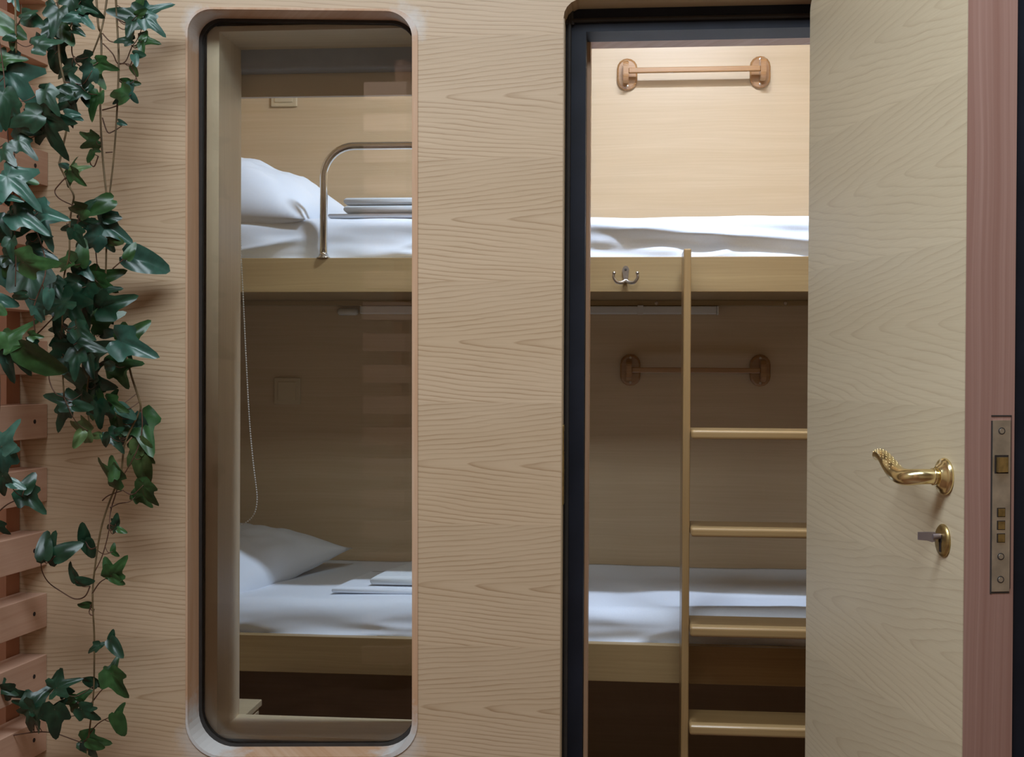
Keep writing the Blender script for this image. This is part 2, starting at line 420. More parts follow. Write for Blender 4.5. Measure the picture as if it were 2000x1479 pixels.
TY = 2.44; c1 = xat(1150, 740, TY); s1 = zat(1150, 76, TY)
bm = add_prism(bmesh.new(), [(b1 - .012, TY, 0), (b1 - .012, TY, t1 + .01), (dr, TY, t1 + .01), (dr, TY, s1), (c1, TY, s1), (c1, TY, 0)], (0, IY + 0.006 - TY, 0))
struct('inner_trim', bm, 'edging', tn)
# strike plate let into the left jamb
p0 = at(1106, 830, WY + .03); p1 = at(1106, 985, WY + .03)
bm = box((dl + .001, WY + .012, p1.z), (dl + .004, WY + .045, p0.z), .0006)
sp = struct('strike_plate', bm, 'brass_old', tn)
bm = box((dl + .0035, WY + .018, p0.z - .05), (dl + .0046, WY + .038, p0.z - .012))
sub('latch_hole', bm, 'hole_dark', sp)

# ------------------------------------------------------------------ rest of the shell
struct('wall_back', box((XL - .1, BY, 0), (XR + .1, BY + .03, CEIL + .1)), 'inner_veneer')
struct('wall_left', box((XL - .03, IY, 0), (XL, BY, CEIL + .1)), 'side_veneer')
struct('wall_right', box((XR, IY, 0), (XR + .03, BY, CEIL + .1)), 'side_veneer')
struct('ceiling', box((XL - .03, IY, CEIL), (XR + .03, BY, CEIL + .03)), 'plaster')
struct('floor', box((-2.6, -1.35, -.03), (2.2, BY + .1, 0)), 'floor_dark')
struct('ceiling_corridor', box((-2.6, -1.35, 2.75), (2.2, WY + .1, 2.78)), 'plaster')
struct('wall_corridor', box((-2.6, -1.38, 0), (2.2, -1.35, 2.75)), 'corridor_paint')
struct('wall_corridor_left', box((-2.63, -1.38, 0), (-2.6, WY, 2.75)), 'corridor_paint')
struct('wall_corridor_right', box((2.2, -1.38, 0), (2.23, WY, 2.75)), 'corridor_paint')

# ------------------------------------------------------------------ the open door leaf
THK = 0.0735
DTOP = HEAD_Z - 0.004
def dp(u, n, z):    # along the leaf from the hinge, out of the visible face, height
    p = H2 + dU * u + dN * n; return Vector((p.x, p.y, z))
leaf = bpy.data.objects.new('door_1', None); COL.objects.link(leaf); leaf['kind'] = 'structure'; leaf.location = dp(0.0, 0, 0.01)
z_b = 0.012
def door_prism(n0, n1, ua=0.0, ub=D_LEN, zt=DTOP, rad=0.03):
    pts = [dp(ua, n0, z_b), dp(ub, n0, z_b), dp(ub, n0, zt)]
    for a in range(0, 91, 15):
        t = math.radians(a); pts.append(dp(ua + rad - rad * math.sin(t), n0, zt - rad + rad * math.cos(t)))
    return add_prism(bmesh.new(), pts, dN * (n1 - n0))
struct('door_face', door_prism(0.0, -0.0012), 'door_veneer', leaf)
core = struct('door_core', door_prism(-0.0012, -THK, 0.0005, D_LEN), 'door_edge_wood', leaf)
struct('outer_lip', door_prism(-THK, -THK - 0.030, 0.0, D_LEN - 0.004, DTOP + .01), 'black_frame', leaf)
# lever handle
def d_hit(px, py):
    p = on_plane(px, py, H2, dN); return ((p - H2).dot(dU), p.z)
u0, z0 = d_hit(1846, 931)
hd = struct('lever_rose', lathe([(0, 0), (.0262, 0), (.0265, .002), (.0255, .0045), (.0225, .0065), (.019, .0075), (.0155, .012), (.013, .0135), (0, .0135)], dp(u0, 0, z0), dN, seg=40), 'gold', leaf)
for p in hd.data.polygons: p.use_smooth = True
path = [dp(u0, .010, z0), dp(u0, .028, z0), dp(u0 - .004, .040, z0 - .0005), dp(u0 - .016, .0485, z0 - .002), dp(u0 - .034, .051, z0 - .0015), dp(u0 - .055, .051, z0 + .004),
        dp(u0 - .073, .051, z0 + .013), dp(u0 - .090, .050, z0 + .0205), dp(u0 - .106, .049, z0 + .0240), dp(u0 - .120, .047, z0 + .0225), dp(u0 - .127, .045, z0 + .0185)]
sp_ = spline(path, 6)
kr = [.0105, .0108, .0112, .0120, .0125, .0122, .0112, .0098, .0086, .0078, .0055]
rad = []
for i in range(len(sp_)):
    f = i / 6; k = min(int(f), len(kr) - 2); rad.append(kr[k] + (kr[k + 1] - kr[k]) * (f - k))
lev = obj('door_handle', tube(sp_, rad, 20), 'gold', leaf, True)
# beaded grip on the outer half of the lever
bm = bmesh.new()
for i in range(28, len(sp_) - 6, 2):
    d = (sp_[i + 1] - sp_[i - 1]).normalized(); side = d.cross(Vector((0, 0, 1))).normalized(); upv = side.cross(d).normalized()
    for k in (-60, -30, 0, 30, 60):
        t = math.radians(k + (15 if (i // 2) % 2 else 0))
        c = sp_[i] + (upv * math.cos(t) + side * math.sin(t)) * rad[i] * 0.97
        r = bmesh.ops.create_icosphere(bm, subdivisions=1, radius=0.0011)
        bmesh.ops.translate(bm, verts=r['verts'], vec=c)
sub('grip_beads', bm, 'gold', lev, True)
bm = lathe([(.0100, .0), (.0122, .0), (.0124, .003), (.0105, .0042)], dp(u0, .016, z0), dN, seg=24)
sub('collar', bm, 'gold', lev, True)
# key plate and key
u1, z1 = d_hit(1843, 1056)
kp = obj('key_plate', lathe([(0, 0), (.0235, 0), (.0235, .002), (.021, .0042), (.017, .005), (0, .005)], dp(u1, 0, z1), dN, seg=36, sx=0.9), 'brass_old', leaf, True)
bm = bmesh.new()
for (du, dz, w_, h_) in ((0, -.004, .0028, .012), (0, .003, .0042, .0055)):
    add_prism(bm, [dp(u1 - w_, .0051, z1 + dz - h_), dp(u1 + w_, .0051, z1 + dz - h_), dp(u1 + w_, .0051, z1 + dz + h_), dp(u1 - w_, .0051, z1 + dz + h_)], dN * 0.0006)
sub('keyhole', bm, 'hole_dark', kp)
bm = bmesh.new()
zc = z1 + .006
add_tube(bm, [dp(u1, .003, zc), dp(u1, .017, zc)], .0042, 12)
add_prism(bm, [dp(u1 - .0018, .013, zc - .007), dp(u1 - .0018, .018, zc - .008), dp(u1 - .0018, .026, zc - .0055), dp(u1 - .0018, .038, zc - .0045), dp(u1 - .0018, .038, zc + .0065), dp(u1 - .0018, .024, zc + .0065), dp(u1 - .0018, .013, zc + .006)], dU * 0.0036)
tag(obj('key', bm, 'key_metal', None, loc=dp(u1, .005, zc)), 'dull grey key left in the oval brass key plate below the gold lever', 'key')
# lock forend on the latch edge
eN = dU; eP = dp(D_LEN, 0, 0)
def e_hit(px, py):
    p = on_plane(px, py, eP, eN); return (-(p - eP).dot(dN), p.z)
def ep(w_, o_, z): # across the edge from the visible face, out of the edge, height
    p = eP - dN * w_ + dU * o_; return Vector((p.x, p.y, z))
fw0, fzt = e_hit(1938.5, 821); fw1, fzb = e_hit(1970.5, 1155)
def epr(w0, w1, za, zb, o0, o1):
    return add_prism(bmesh.new(), [ep(w0, o0, za), ep(w1, o0, za), ep(w1, o0, zb), ep(w0, o0, zb)], dU * (o1 - o0))
fe = struct('lock_forend', epr(fw0, fw1, fzb, fzt, -.001, .0012), 'forend_steel', leaf)
def at_e(py): return e_hit(1953, py)[1]
fc = (fw0 + fw1) / 2
bm = epr(fw0 + .003, fw1 - .003, at_e(925), at_e(889), .001, .0016); sub('latch_recess', bm, 'hole_dark', fe)
bm = add_prism(bmesh.new(), [ep(fw0 + .005, .001, at_e(922)), ep(fw1 - .004, .001, at_e(922)), ep(fw1 - .004, .003, at_e(922)), ep(fw0 + .005, .010, at_e(922))], Vector((0, 0, at_e(893) - at_e(922))))
sub('latch', bm, 'brass_old', fe)
for y_ in (1001, 1026, 1051):
    o_ = epr(fc - .006, fc + .006, at_e(y_ + 9), at_e(y_ - 9), .001, .0015); q = sub('bolt_socket', o_, 'hole_dark', fe)
    o_ = epr(fc - .0048, fc + .0048, at_e(y_ + 7.5), at_e(y_ - 7.5), .0012, .003); sub('bolt', o_, 'brass_old', fe)
for y_ in (842, 1087, 1132):
    bm = lathe([(0, 0), (.0050, 0), (.0050, .0006), (0, .0006)], ep(fc, .0011, at_e(y_)), dU, seg=20)
    o_ = sub('screw', bm, 'screw_dark', fe)
    add = lathe([(0.0026, 0), (.0036, 0), (.0034, .0006), (.0028, .0006)], ep(fc, .0016, at_e(y_)), dU, seg=20)
    sub('screw_ring', add, 'forend_steel', fe)
# rebate line of the mortise around the forend
bm = bmesh.new()
for (w0, w1, ya, yb) in ((fw0 - .0022, fw0, 1160, 822), (fw1 + .001, fw1 + .0018, 1150, 812), (fw0 - .002, fw1 + .0018, 814, 811), (fw0 - .001, fw1, 1159, 1156)):
    add_prism(bm, [ep(w0, .0001, at_e(ya)), ep(w1, .0001, at_e(ya)), ep(w1, .0001, at_e(yb)), ep(w0, .0001, at_e(yb))], dU * 0.0004)
sub('mortise_line', bm, 'screw_dark', fe)

# ------------------------------------------------------------------ bunks
def cloth_slab(x0, x1, y0, y1, z0, z1, seed, amp_f=0.012, amp_t=0.006, nx=150, r=0.03, sag=None):
    """mattress wrapped in a sheet: front face and top as one draped grid, closed behind"""
    bm = bmesh.new(); prof = []
    H = z1 - z0
    nf = 22
    for i in range(nf): prof.append((y0, z0 + (H - r) * i / nf, 0, i / nf))
    for i in range(9):
        a = math.radians(90 * i / 8); prof.append((y0 + r - r * math.cos(a), z1 - r + r * math.sin(a), i / 8, 1))
    nt = 26
    for i in range(1, nt + 1): prof.append((y0 + r + (y1 - y0 - r) * i / nt, z1, 1, 1))
    grid = []
    for ix in range(nx + 1):
        x = x0 + (x1 - x0) * ix / nx; col = []
        for (y, z, top, fz_) in prof:
            nf_ = noise.noise(Vector((x * 2.3 + z * 3, z * 15 + x * 1.2, seed))) + 0.5 * noise.noise(Vector((x * 7 - z * 18, z * 34 + x * 6, seed + 3)))
            rid = (1 - abs(noise.noise(Vector((x * 3.1 + z * 5, z * 22 - x * 2.6, seed + 9))))) ** 4
            nt_ = noise.noise(Vector((x * 3, y * 5, seed + 5))) + .5 * noise.noise(Vector((x * 9, y * 8, seed + 6)))
            fy = amp_f * (nf_ * 0.9 - rid * 0.7) * (1 - top) * (0.35 + 0.65 * math.sin(math.pi * min(1, fz_ * 0.9 + .1)))
            tz = amp_t * nt_ * top
            s_ = sag(x, y, z, top) if sag else 0.0
            col.append(bm.verts.new((x, y + fy + (s_ if top < .5 else 0), z + tz)))
        grid.append(col)
    for i in range(nx):
        for j in range(len(prof) - 1):
            bm.faces.new((grid[i][j], grid[i + 1][j], grid[i + 1][j + 1], grid[i][j + 1]))
    # ends, back and bottom
    lb = [bm.verts.new((x0, y1, z0)), bm.verts.new((x1, y1, z0))]
    bm.faces.new(grid[0][:] + [lb[0]]); bm.faces.new(grid[-1][:] + [lb[1]])
    bm.faces.new([grid[i][-1] for i in range(nx + 1)] + [lb[1], lb[0]])
    bm.faces.new([grid[i][0] for i in range(nx + 1)] + [lb[1], lb[0]])
    return bm

bx0, bx1 = XL + 0.003, XR - 0.003
uz0, uz1 = zat(1150, 570.5, RY), zat(1150, 502, RY)
lz0, lz1 = zat(1150, 1330.5, RY), zat(1150, 1257, RY)
print('rails', uz0, uz1, lz0, lz1)
def bunk(name, label, z0, z1, cleat):
    t = thing(name, label, 'bunk bed', (0, RY, z0))
    r_ = obj('rail', box((bx0, RY, z0), (bx1, RY + .026, z1), .0015), 'rail_oak', t)
    obj('bed_board', box((bx0, RY + .0262, z0 + .018), (bx1, BY - .003, z0 + .034)), 'rail_oak', t)
    if cleat:
        c_ = obj('cleat', box((bx0, BY - .03, z0 + .002), (bx1, BY - .003, z0 + .0175), .001), 'rail_oak', t)
        for px, py in ((1282, 588), (1534, 588), (980, 588)):
            p = at(px, py, BY - .03)
            sub('screw', lathe([(0, 0), (.0055, 0), (.0045, .002), (0, .0025)], (p.x, BY - .03, z0 + .0095), (0, -1, 0), seg=14), 'nickel', c_)
    return t
ub = bunk('upper_bunk', 'upper bunk bed board with oak front rail, carrying the hook and steel guard', uz0, uz1, True)
lb = bunk('lower_bunk', 'lower bunk bed board with plain oak front rail near the floor', lz0, lz1, False)

um_top = zat(1300, 419, RY + .02)
def sag_u(x, y, z, top):
    # the sheet hangs out in a long tongue that lifts off to the right
    k = (z - uz1) / (um_top - uz1); c = 0.72 - 0.42 * ((x - 0.0) / 0.55)
    return -0.012 * math.exp(-((k - c) / 0.12) ** 2) * max(0, min(1, (x + .15) / .2)) + 0.006 * math.exp(-((k - c + .25) / 0.12) ** 2) * max(0, min(1, (x + .15) / .2))
mu = cloth_slab(bx0 + .004, bx1 - .004, RY + .034, BY - .008, uz0 + .036, um_top, 1.3, amp_f=.017, sag=sag_u)
tag(obj('upper_mattress', mu, 'linen', None, True, loc=(0, RY + .034, uz0 + .036)), 'thin mattress in a creased white sheet on the upper bunk', 'mattress')
lm_top = zat(1250, 1186, RY + .05)
ml = cloth_slab(bx0 + .004, bx1 - .004, RY + .034, BY - .008, lz0 + .036, lm_top, 7.7, amp_f=.016, amp_t=.007, r=.04)
tag(obj('lower_mattress', ml, 'linen', None, True, loc=(0, RY + .034, lz0 + .036)), 'thin mattress in a creased white sheet on the lower bunk', 'mattress')
print('mattress tops', um_top, lm_top)

def pillow(lx, ly, th, seed, nu=44, nv=34):
    bm = bmesh.new(); top, bot = [], []
    for sgn, st in ((1, top), (-1, bot)):
        for i in range(nu + 1):
            u = -1 + 2 * i / nu; row = []
            for j in range(nv + 1):
                v = -1 + 2 * j / nv
                e = max(0.0, (1 - abs(u) ** 2.6)) ** 0.62 * max(0.0, (1 - abs(v) ** 2.6)) ** 0.62
                px = u * lx / 2 * (1 - 0.10 * (1 - v * v) * 0.9 * abs(u) ** 3) * 1.0
                py = v * ly / 2 * (1 - 0.10 * (1 - u * u) * abs(v) ** 3)
                nz = noise.noise(Vector((u * 2.2, v * 2.2, seed + sgn))) * 0.16 + noise.noise(Vector((u * 7, v * 6, seed + 4 * sgn))) * 0.06
                wr = abs(noise.noise(Vector((u * 5 + v * 2, v * 3, seed)))) * 0.10
                z = sgn * th / 2 * e * (1 + nz - wr) * (1.0 if sgn > 0 else 0.6)
                if sgn < 0 and (i in (0, nu) or j in (0, nv)): row.append(top[i][j])
                else: row.append(bm.verts.new((px, py, z)))
            st.append(row)
    for st in (top, bot):
        for i in range(nu):
            for j in range(nv): bm.faces.new((st[i][j], st[i + 1][j], st[i + 1][j + 1], st[i][j + 1]))
    return bm
def put(bm, M_): bmesh.ops.transform(bm, matrix=M_, verts=bm.verts[:]); return bm

def pillow_at(corner_pt, U, V, lx, ly, th, seed):
    U, V = Vector(U).normalized(), Vector(V).normalized(); W = U.cross(V).normalized()
    c = Vector(corner_pt) - U * lx / 2 - V * ly / 2
    M_ = Matrix((U, V, W)).transposed().to_4x4(); M_.translation = c
    return put(pillow(lx, ly, th, seed), M_)
cR = Vector((xat(705, 390, 3.32), 3.36, um_top + .035))
pbm = pillow_at(cR, (1, .05, -.10), (.16, .95, .10), .66, .40, .27, 2.0)
tag(obj('pillow', pbm, 'linen', None, True, loc=(cR.x - .3, 3.2, um_top)), 'plump white pillow on the upper bunk behind the window', 'pillow', 'white pillows on the bunks')
cR = at(690, 1071, 3.50)
pbm = pillow_at(cR, (1, -.02, -.03), (.38, .90, .15), .56, .60, .23, 5.0)
tag(obj('pillow', pbm, 'linen', None, True, loc=(cR.x - .3, 3.2, lm_top)), 'white pillow with a pointed corner on the lower bunk', 'pillow', 'white pillows on the bunks')

def folded(x0, x1, y0, y1, z0, th, layers, mat_seed=0.0, skew=0.0):
    """folded cloth: each layer a flattened tube loop whose left side is the fold"""
    bm = bmesh.new(); t = th / layers
    for k in range(layers):
        zc_ = z0 + t * (k + .5); n = 26; ny = 12; rows = []
        for j in range(ny + 1):
            y = y0 + (y1 - y0) * j / ny; ring = []
            xs = x0 + skew * (j / ny) + 0.004 * noise.noise(Vector((k, y * 8, mat_seed)))
            for i in range(n):
                a = 2 * math.pi * (i + .5) / n; c, s_ = math.cos(a), math.sin(a)
                hw = (x1 - xs) / 2 - t / 2
                px = (xs + x1) / 2 + math.copysign(hw, c) + c * t / 2
                py = y
                wob = 0.0016 * noise.noise(Vector((px * 14, y * 11, k * 3 + mat_seed)))
                f = 0.8 if j in (0, ny) else 1.0
                ring.append(bm.verts.new((px, py, zc_ + s_ * t / 2 * 0.98 * f + wob)))
            rows.append(ring)
        for j in range(ny):
            for i in range(n):
                i2 = (i + 1) % n
                bm.faces.new((rows[j][i], rows[j][i2], rows[j + 1][i2], rows[j + 1][i]))
        bm.faces.new(rows[0]); bm.faces.new(rows[-1][::-1])
    return bm
tx = xat(672, 390, 3.05); tz = um_top
fs = obj('folded_sheet', folded(xat(645, 400, 3.05), tx + .46, 3.03, 3.32, tz + .004, .012, 1, 4.0), 'linen', None, True, loc=(tx, 3.05, tz))
tag(fs, 'flat folded white sheet under the towel on the upper bunk', 'bed sheet', )
tw = obj('folded_towel', folded(tx, tx + .42, 3.04, 3.30, tz + .018, .040, 2, 1.0), 'towel', None, True, loc=(tx, 3.05, tz + .016))
tag(tw, 'fluffy white towel folded in two layers on the upper bunk', 'towel')
sx = xat(650, 1181, 3.08); sz = lm_top
fs2 = obj('folded_sheet', folded(sx, sx + .46, 3.07, 3.34, sz + .005, .014, 1, 8.0, skew=.045), 'linen', None, True, loc=(sx, 3.08, sz))
tag(fs2, 'flat folded white sheet lying on the lower bunk below the towel', 'bed sheet')
sx2 = xat(722, 1165, 3.10)
tw2 = obj('folded_towel', folded(sx2, sx2 + .38, 3.10, 3.40, sz + .021, .022, 1, 9.0, skew=.06), 'towel', None, True, loc=(sx2, 3.1, sz + .02))
tag(tw2, 'flat folded white towel on the sheet on the lower bunk', 'towel')

# steel guard on the upper bunk
gx = xat(630, 480, RY - .002); gy = RY + .008; gz = zat(720, 284, RY)
g0 = uz1
gx1 = xat(1060, 400, RY)
rb = .075
pts = [(gx, gy, g0 + .002)]
pts += [(gx, gy, gz - rb)]
for a in range(10, 91, 10): pts.append((gx + rb - rb * math.cos(math.radians(a)), gy, gz - rb + rb * math.sin(math.radians(a))))
for a in range(0, 91, 10): pts.append((gx1 - rb + rb * math.sin(math.radians(a)), gy, gz - rb + rb * math.cos(math.radians(a))))
pts.append((gx1, gy, g0 + .002))
gt = thing('bunk_guard', 'bent polished steel guard tube standing on the upper bunk rail', 'guard rail', (gx, gy, g0))
obj('guard_tube', tube(pts, .0095, 18), 'chrome', gt, True)
for x_ in (gx, gx1):
    obj('flange', lathe([(0, 0), (.017, 0), (.0165, .002), (.0125, .005), (.0110, .010), (0.0090, .010)], (x_, gy, g0), (0, 0, 1), seg=24), 'chrome', gt, True)

# double hook on the rail
hp = at(1222, 545, RY); hz = hp.z
hk = thing('coat_hook', 'small brushed nickel double hook screwed to the upper bunk rail', 'hook', (hp.x, RY, hz))
bm = bmesh.new()
pts = [(hp.x + .0085 * math.cos(a) * (1.0 if math.sin(a) > 0 else .8), RY - .004, hz + .018 + (.0135 if math.sin(a) > 0 else .028) * math.sin(a)) for a in [math.radians(k * 15) for k in range(24)]]
add_prism(bm, pts, (0, .0039, 0)); obj('back_plate', bm, 'nickel', hk)
for s_ in (-1, 1):
    pts = spline([(hp.x, RY - .004, hz - .004), (hp.x + s_ * .010, RY - .014, hz - .010), (hp.x + s_ * .021, RY - .020, hz - .009), (hp.x + s_ * .0285, RY - .022, hz + .002), (hp.x + s_ * .0275, RY - .022, hz + .010)], 6)
    o_ = obj('prong', tube(pts, [.0042 - .0012 * i / len(pts) for i in range(len(pts))], 10), 'nickel', hk, True)
    sub('ball_tip', lathe([(0, -.0045), (.0032, -.0032), (.0046, 0), (.0032, .0032), (0, .0045)], Vector((hp.x + s_ * .0275, RY - .022, hz + .012)), (0, 0, 1), seg=12), 'nickel', o_, True)
for dz in (.022, -.001):
    obj('screw', lathe([(0, 0), (.003, 0), (.003, .0008), (0, .0012)], (hp.x, RY - .0042, hz + dz), (0, -1, 0), seg=12), 'screw_dark', hk)

# ------------------------------------------------------------------ ladder
LY0, LY1 = 2.795, 2.935
lx0, lx1 = xat(1334.5, 900, LY0), xat(1349.5, 900, LY0)
ladder = thing('ladder', 'narrow oak bunk ladder with deep steps standing in the doorway', 'ladder', ((lx0 + lx1) / 2, LY0, 0))
ltop = zat(1344, 487, LY0 + .05)
LW = .40
obj('stile', box((lx0, LY0 + .035, 0), (lx1, LY1, ltop), .003), 'ladder_oak', ladder)
obj('stile', box((lx0 + LW, LY0 + .035, 0), (lx1 + LW, LY1, ltop), .003), 'ladder_oak', ladder)
step_z = [(841.5, 859.5), (1033, 1051), (1227, 1247), (1420, 1440)]
zz = [(zat(1450, a, LY0), zat(1450, b, LY0)) for a, b in step_z]
zz += [(zz[-1][0] - .216, zz[-1][1] - .216)]
for za, zb in zz:
    obj('step', box((lx1 + .0005, LY0, zb), (lx0 + LW - .0005, LY1 - .004, za), .006, 4), 'step_oak', ladder)
for z_ in (ltop - .05,):
    obj('bracket', box((lx0 + .004, LY1, z_ - .03), (lx1 - .004, RY - .001, z_), .001), 'nickel', ladder)

# ------------------------------------------------------------------ towel rails on the back wall
def stadium(cx, y, cz, w_, h_, n=8):
    r = w_ / 2; pts = []
    for k in range(n + 1): a = math.radians(180 * k / n); pts.append((cx + r * math.cos(a), y, cz + h_ / 2 - r + r * math.sin(a)))
    for k in range(n + 1): a = math.radians(180 + 180 * k / n); pts.append((cx + r * math.cos(a), y, cz - h_ / 2 + r + r * math.sin(a)))
    return pts
def towel_rail(pl, pr, label):
    zl = (pl.z + pr.z) / 2
    t = thing('towel_rail', label, 'towel rail', (pl.x, BY, zl), 'wooden towel rails on the back wall')
    P_ = .066
    for s_, x_ in ((1, pl.x), (-1, pr.x)):
        bm = bmesh.new(); prev = None; rings = []
        for (k, y_) in ((1.0, 0), (1.0, -.008), (.95, -.012), (.84, -.015)):
            rings.append([bm.verts.new(p) for p in [(x_ + (q[0] - x_) * k, BY + y_ - .0005, zl + (q[2] - zl) * k) for q in stadium(x_, 0, zl, .060, .094)]])
        for i in range(3):
            n = len(rings[i])
            for k in range(n): bm.faces.new((rings[i][k], rings[i][(k + 1) % n], rings[i + 1][(k + 1) % n], rings[i + 1][k]))
        bm.faces.new(rings[0]); bm.faces.new(rings[-1])
        base = obj('mount', bm, 'bar_wood', t)
        bm = bmesh.new()
        ax = x_ - s_ * .004
        st = stadium(0, 0, 0, .038, .066)
        pts = [(ax - s_ * .0, BY - .0145 - (.052) * ((q[0] / .019 + 1) / 2), zl + q[2]) for q in st]
        add_prism(bm, [(ax - .008, p[1], p[2]) for p in pts], (.016, 0, 0))
        bmesh.ops.bevel(bm, geom=bm.edges[:], offset=.002, segments=2, affect='EDGES')
        sub('arm', bm, 'bar_wood', base)
        for dz in (-.036, .036):
            sub('screw', lathe([(0, 0), (.0042, 0), (.0034, .0016), (0, .002)], (x_, BY - .0155, zl + dz), (0, -1, 0), seg=14), 'nickel', base)
    obj('bar', box((pl.x - .004 + .008, BY - .060, zl - .0075), (pr.x + .004 - .008, BY - .046, zl + .0075), .002), 'bar_wood', t)
towel_rail(at(1225, 143, BY), at(1484, 146, BY), 'upper reddish wooden towel rail on the bright wall above the top bunk')
towel_rail(at(1231, 723, BY), at(1484, 724, BY), 'lower dark wooden towel rail in the shade under the top bunk')

# strip lamp, its switch, wall switches
pa, pb = at(703, 597, BY - .03), at(1408, 615, BY - .03)
sl = thing('strip_lamp', 'long slim white strip lamp, unlit, under the upper bunk', 'lamp', ((pa.x + pb.x) / 2, BY, pb.z))
obj('housing', box((pa.x, BY - .034, pb.z + .002), (pb.x - .012, BY - .001, min(pb.z + .027, uz0 + .001)), .003), 'white_plastic', sl)
obj('end_cap', box((pb.x - .0118, BY - .036, pb.z), (pb.x - .006, BY - .001, min(pb.z + .029, uz0 + .0015)), .002), 'white_plastic', sl)
obj('tube_joint', box((xat(1245, 610, BY), BY - .036, pb.z - .0005), (xat(1256, 610, BY), BY - .0345, pb.z + .027)), 'white_plastic', sl)
pp = at(678, 609, BY - .02)
bm = tube([(pp.x - .030, BY - .014, pp.z), (pp.x - .024, BY - .014, pp.z), (pp.x + .024, BY - .014, pp.z), (pp.x + .031, BY - .014, pp.z)], [.006, .011, .011, .0075], 14)
pl_ = obj('cable_switch', bm, 'white_plastic', None, True, loc=(pp.x, BY, pp.z))
tag(pl_, 'small rounded white cable switch left of the strip lamp', 'switch')
def wall_switch(px, py, label):
    p = at(px, py, BY)
    t = thing('wall_switch', label, 'light switch', (p.x, BY, p.z), 'square wall switches')
    obj('frame', box((p.x - .0405, BY - .009, p.z - .0405), (p.x + .0405, BY - .0003, p.z + .0405), .003), 'beige_plastic', t)
    obj('rocker', box((p.x - .028, BY - .0125, p.z - .028), (p.x + .028, BY - .0093, p.z + .028), .0015), 'beige_plastic', t)
wall_switch(556, 183, 'beige square light switch half hidden under the blind, above the upper pillow')
wall_switch(562, 764, 'beige square light switch in the shade between the two bunks')

# roller blind with its bead chain
bzx0, bzx1 = il - .03, ir + .03
rbz = zat(600, 142, IY + .03)
bl = thing('roller_blind', 'rolled up grey window blind with a white bead chain', 'blind', ((il + ir) / 2, IY, rbz))
obj('cassette', box((bzx0, IY + .002, rbz), (bzx1, IY + .044, rbz + .075), .006, 3), 'blind_grey', bl)
pts = [at(x, y, IY + .035) for x, y in ((468, 120), (468, 300), (470, 470), (474, 560), (480, 690), (487, 820), (494, 900), (500, 950), (502, 975), (498, 1000), (487, 1016), (470, 1025), (452, 1022), (444, 1005), (444, 960), (447, 800), (452, 500), (458, 130))]
pts = spline(pts, 10)
bm = bmesh.new(); add_tube(bm, pts, .0006, 5)
acc = 0; last = pts[0]
for p in pts[1:]:
    seg = (p - last); L = seg.length
    while acc + L >= .0052:
        t = (.0052 - acc) / L; last = last + seg * t; seg = p - last; L = seg.length; acc = 0
        r = bmesh.ops.create_icosphere(bm, subdivisions=1, radius=.0019); bmesh.ops.translate(bm, verts=r['verts'], vec=last)
    acc += L; last = p
obj('bead_chain', bm, 'bead_white', bl, True)
pz = zat(600, 190, IY + .055)
tag(obj('pelmet', box((XL + .002, IY + .046, pz), (xat(1000, 190, IY + .05), IY + .060, CEIL - .001), .001), 'reveal_wood', None, loc=(0, IY + .053, pz)),
    'brown wooden pelmet board above the window inside the compartment', 'board')

# small cabinet inside, below the window
cxr = xat(513, 1365, 2.93); cz = zat(513, 1365, 2.93)
cb = thing('cabinet', 'low light wooden cabinet beside the lower bunk, seen through the bottom left of the window', 'cabinet', ((XL + cxr) / 2, 2.7, 0))
obj('top', box((XL + .003, IY + .012, cz - .016), (cxr, 2.925, cz), .002), 'sill_wood', cb)
bmc = box((XL + .008, IY + .016, 0.001), (cxr - .006, 2.92, cz - .0165), .001)
obj('body', bmc, 'side_veneer', cb)
dr_ = obj('drawer', box((cxr - .0058, IY + .03, cz - .20), (cxr - .001, 2.90, cz - .022), .001), 'side_veneer', cb)
sub('knob', lathe([(0, 0), (.006, 0), (.006, .006), (.010, .010), (.010, .014), (0, .016)], (cxr - .001, 2.72, cz - .11), (1, 0, 0), seg=16), 'nickel', dr_, True)

# ------------------------------------------------------------------ slatted screens in the corridor
def screen(A, dirv, thick, pitch, z_list, hgt, L, label, sname):
    pass
wx = xat(93, 740, WY)
phi = math.radians(85)
sd = Vector((-math.cos(phi), -math.sin(phi), 0)); sn = Vector((sd.y, -sd.x, 0))     # along the slat towards us, and its left side
if sn.x > 0: sn = -sn
cut = 0.055                                    # length of the sawn end lying on the wall
scr = thing('slatted_screen', 'pinkish pine screen of horizontal slats behind the ivy at the left', 'screen', (wx, WY, 0), )
tops = [-300, -178, -58, 62, 180, 298, 421, 544, 666, 789, 913, 1037, 1158, 1278, 1400, 1520, 1640]
for y_ in tops:
    zt = zat(92, y_, WY); h_ = .0655
    A = Vector((wx, WY - .001, zt)); B = Vector((wx - cut, WY - .001, zt)); L_ = 0.62
    bm = add_prism(bmesh.new(), [A, A + sd * L_, A + sd * L_ + sn * (cut * math.sin(phi)), B], (0, 0, -h_))
    bmesh.ops.bevel(bm, geom=[e for e in bm.edges], offset=.0006, segments=1, affect='EDGES')
    s_ = obj('slat', bm, 'pine_slat', scr)
    c = A + sd * .044 + Vector((0, 0, -h_ * .5)) 
    bm = lathe([(0, 0), (.0042, 0), (.0042, .0006), (0, .0006)], c - sn * .0001, -sn, seg=12)
    sub('screw_hole', bm, 'hole_dark', s_)
q = Vector((xat(-42, 740, WY), WY - .012, 0))
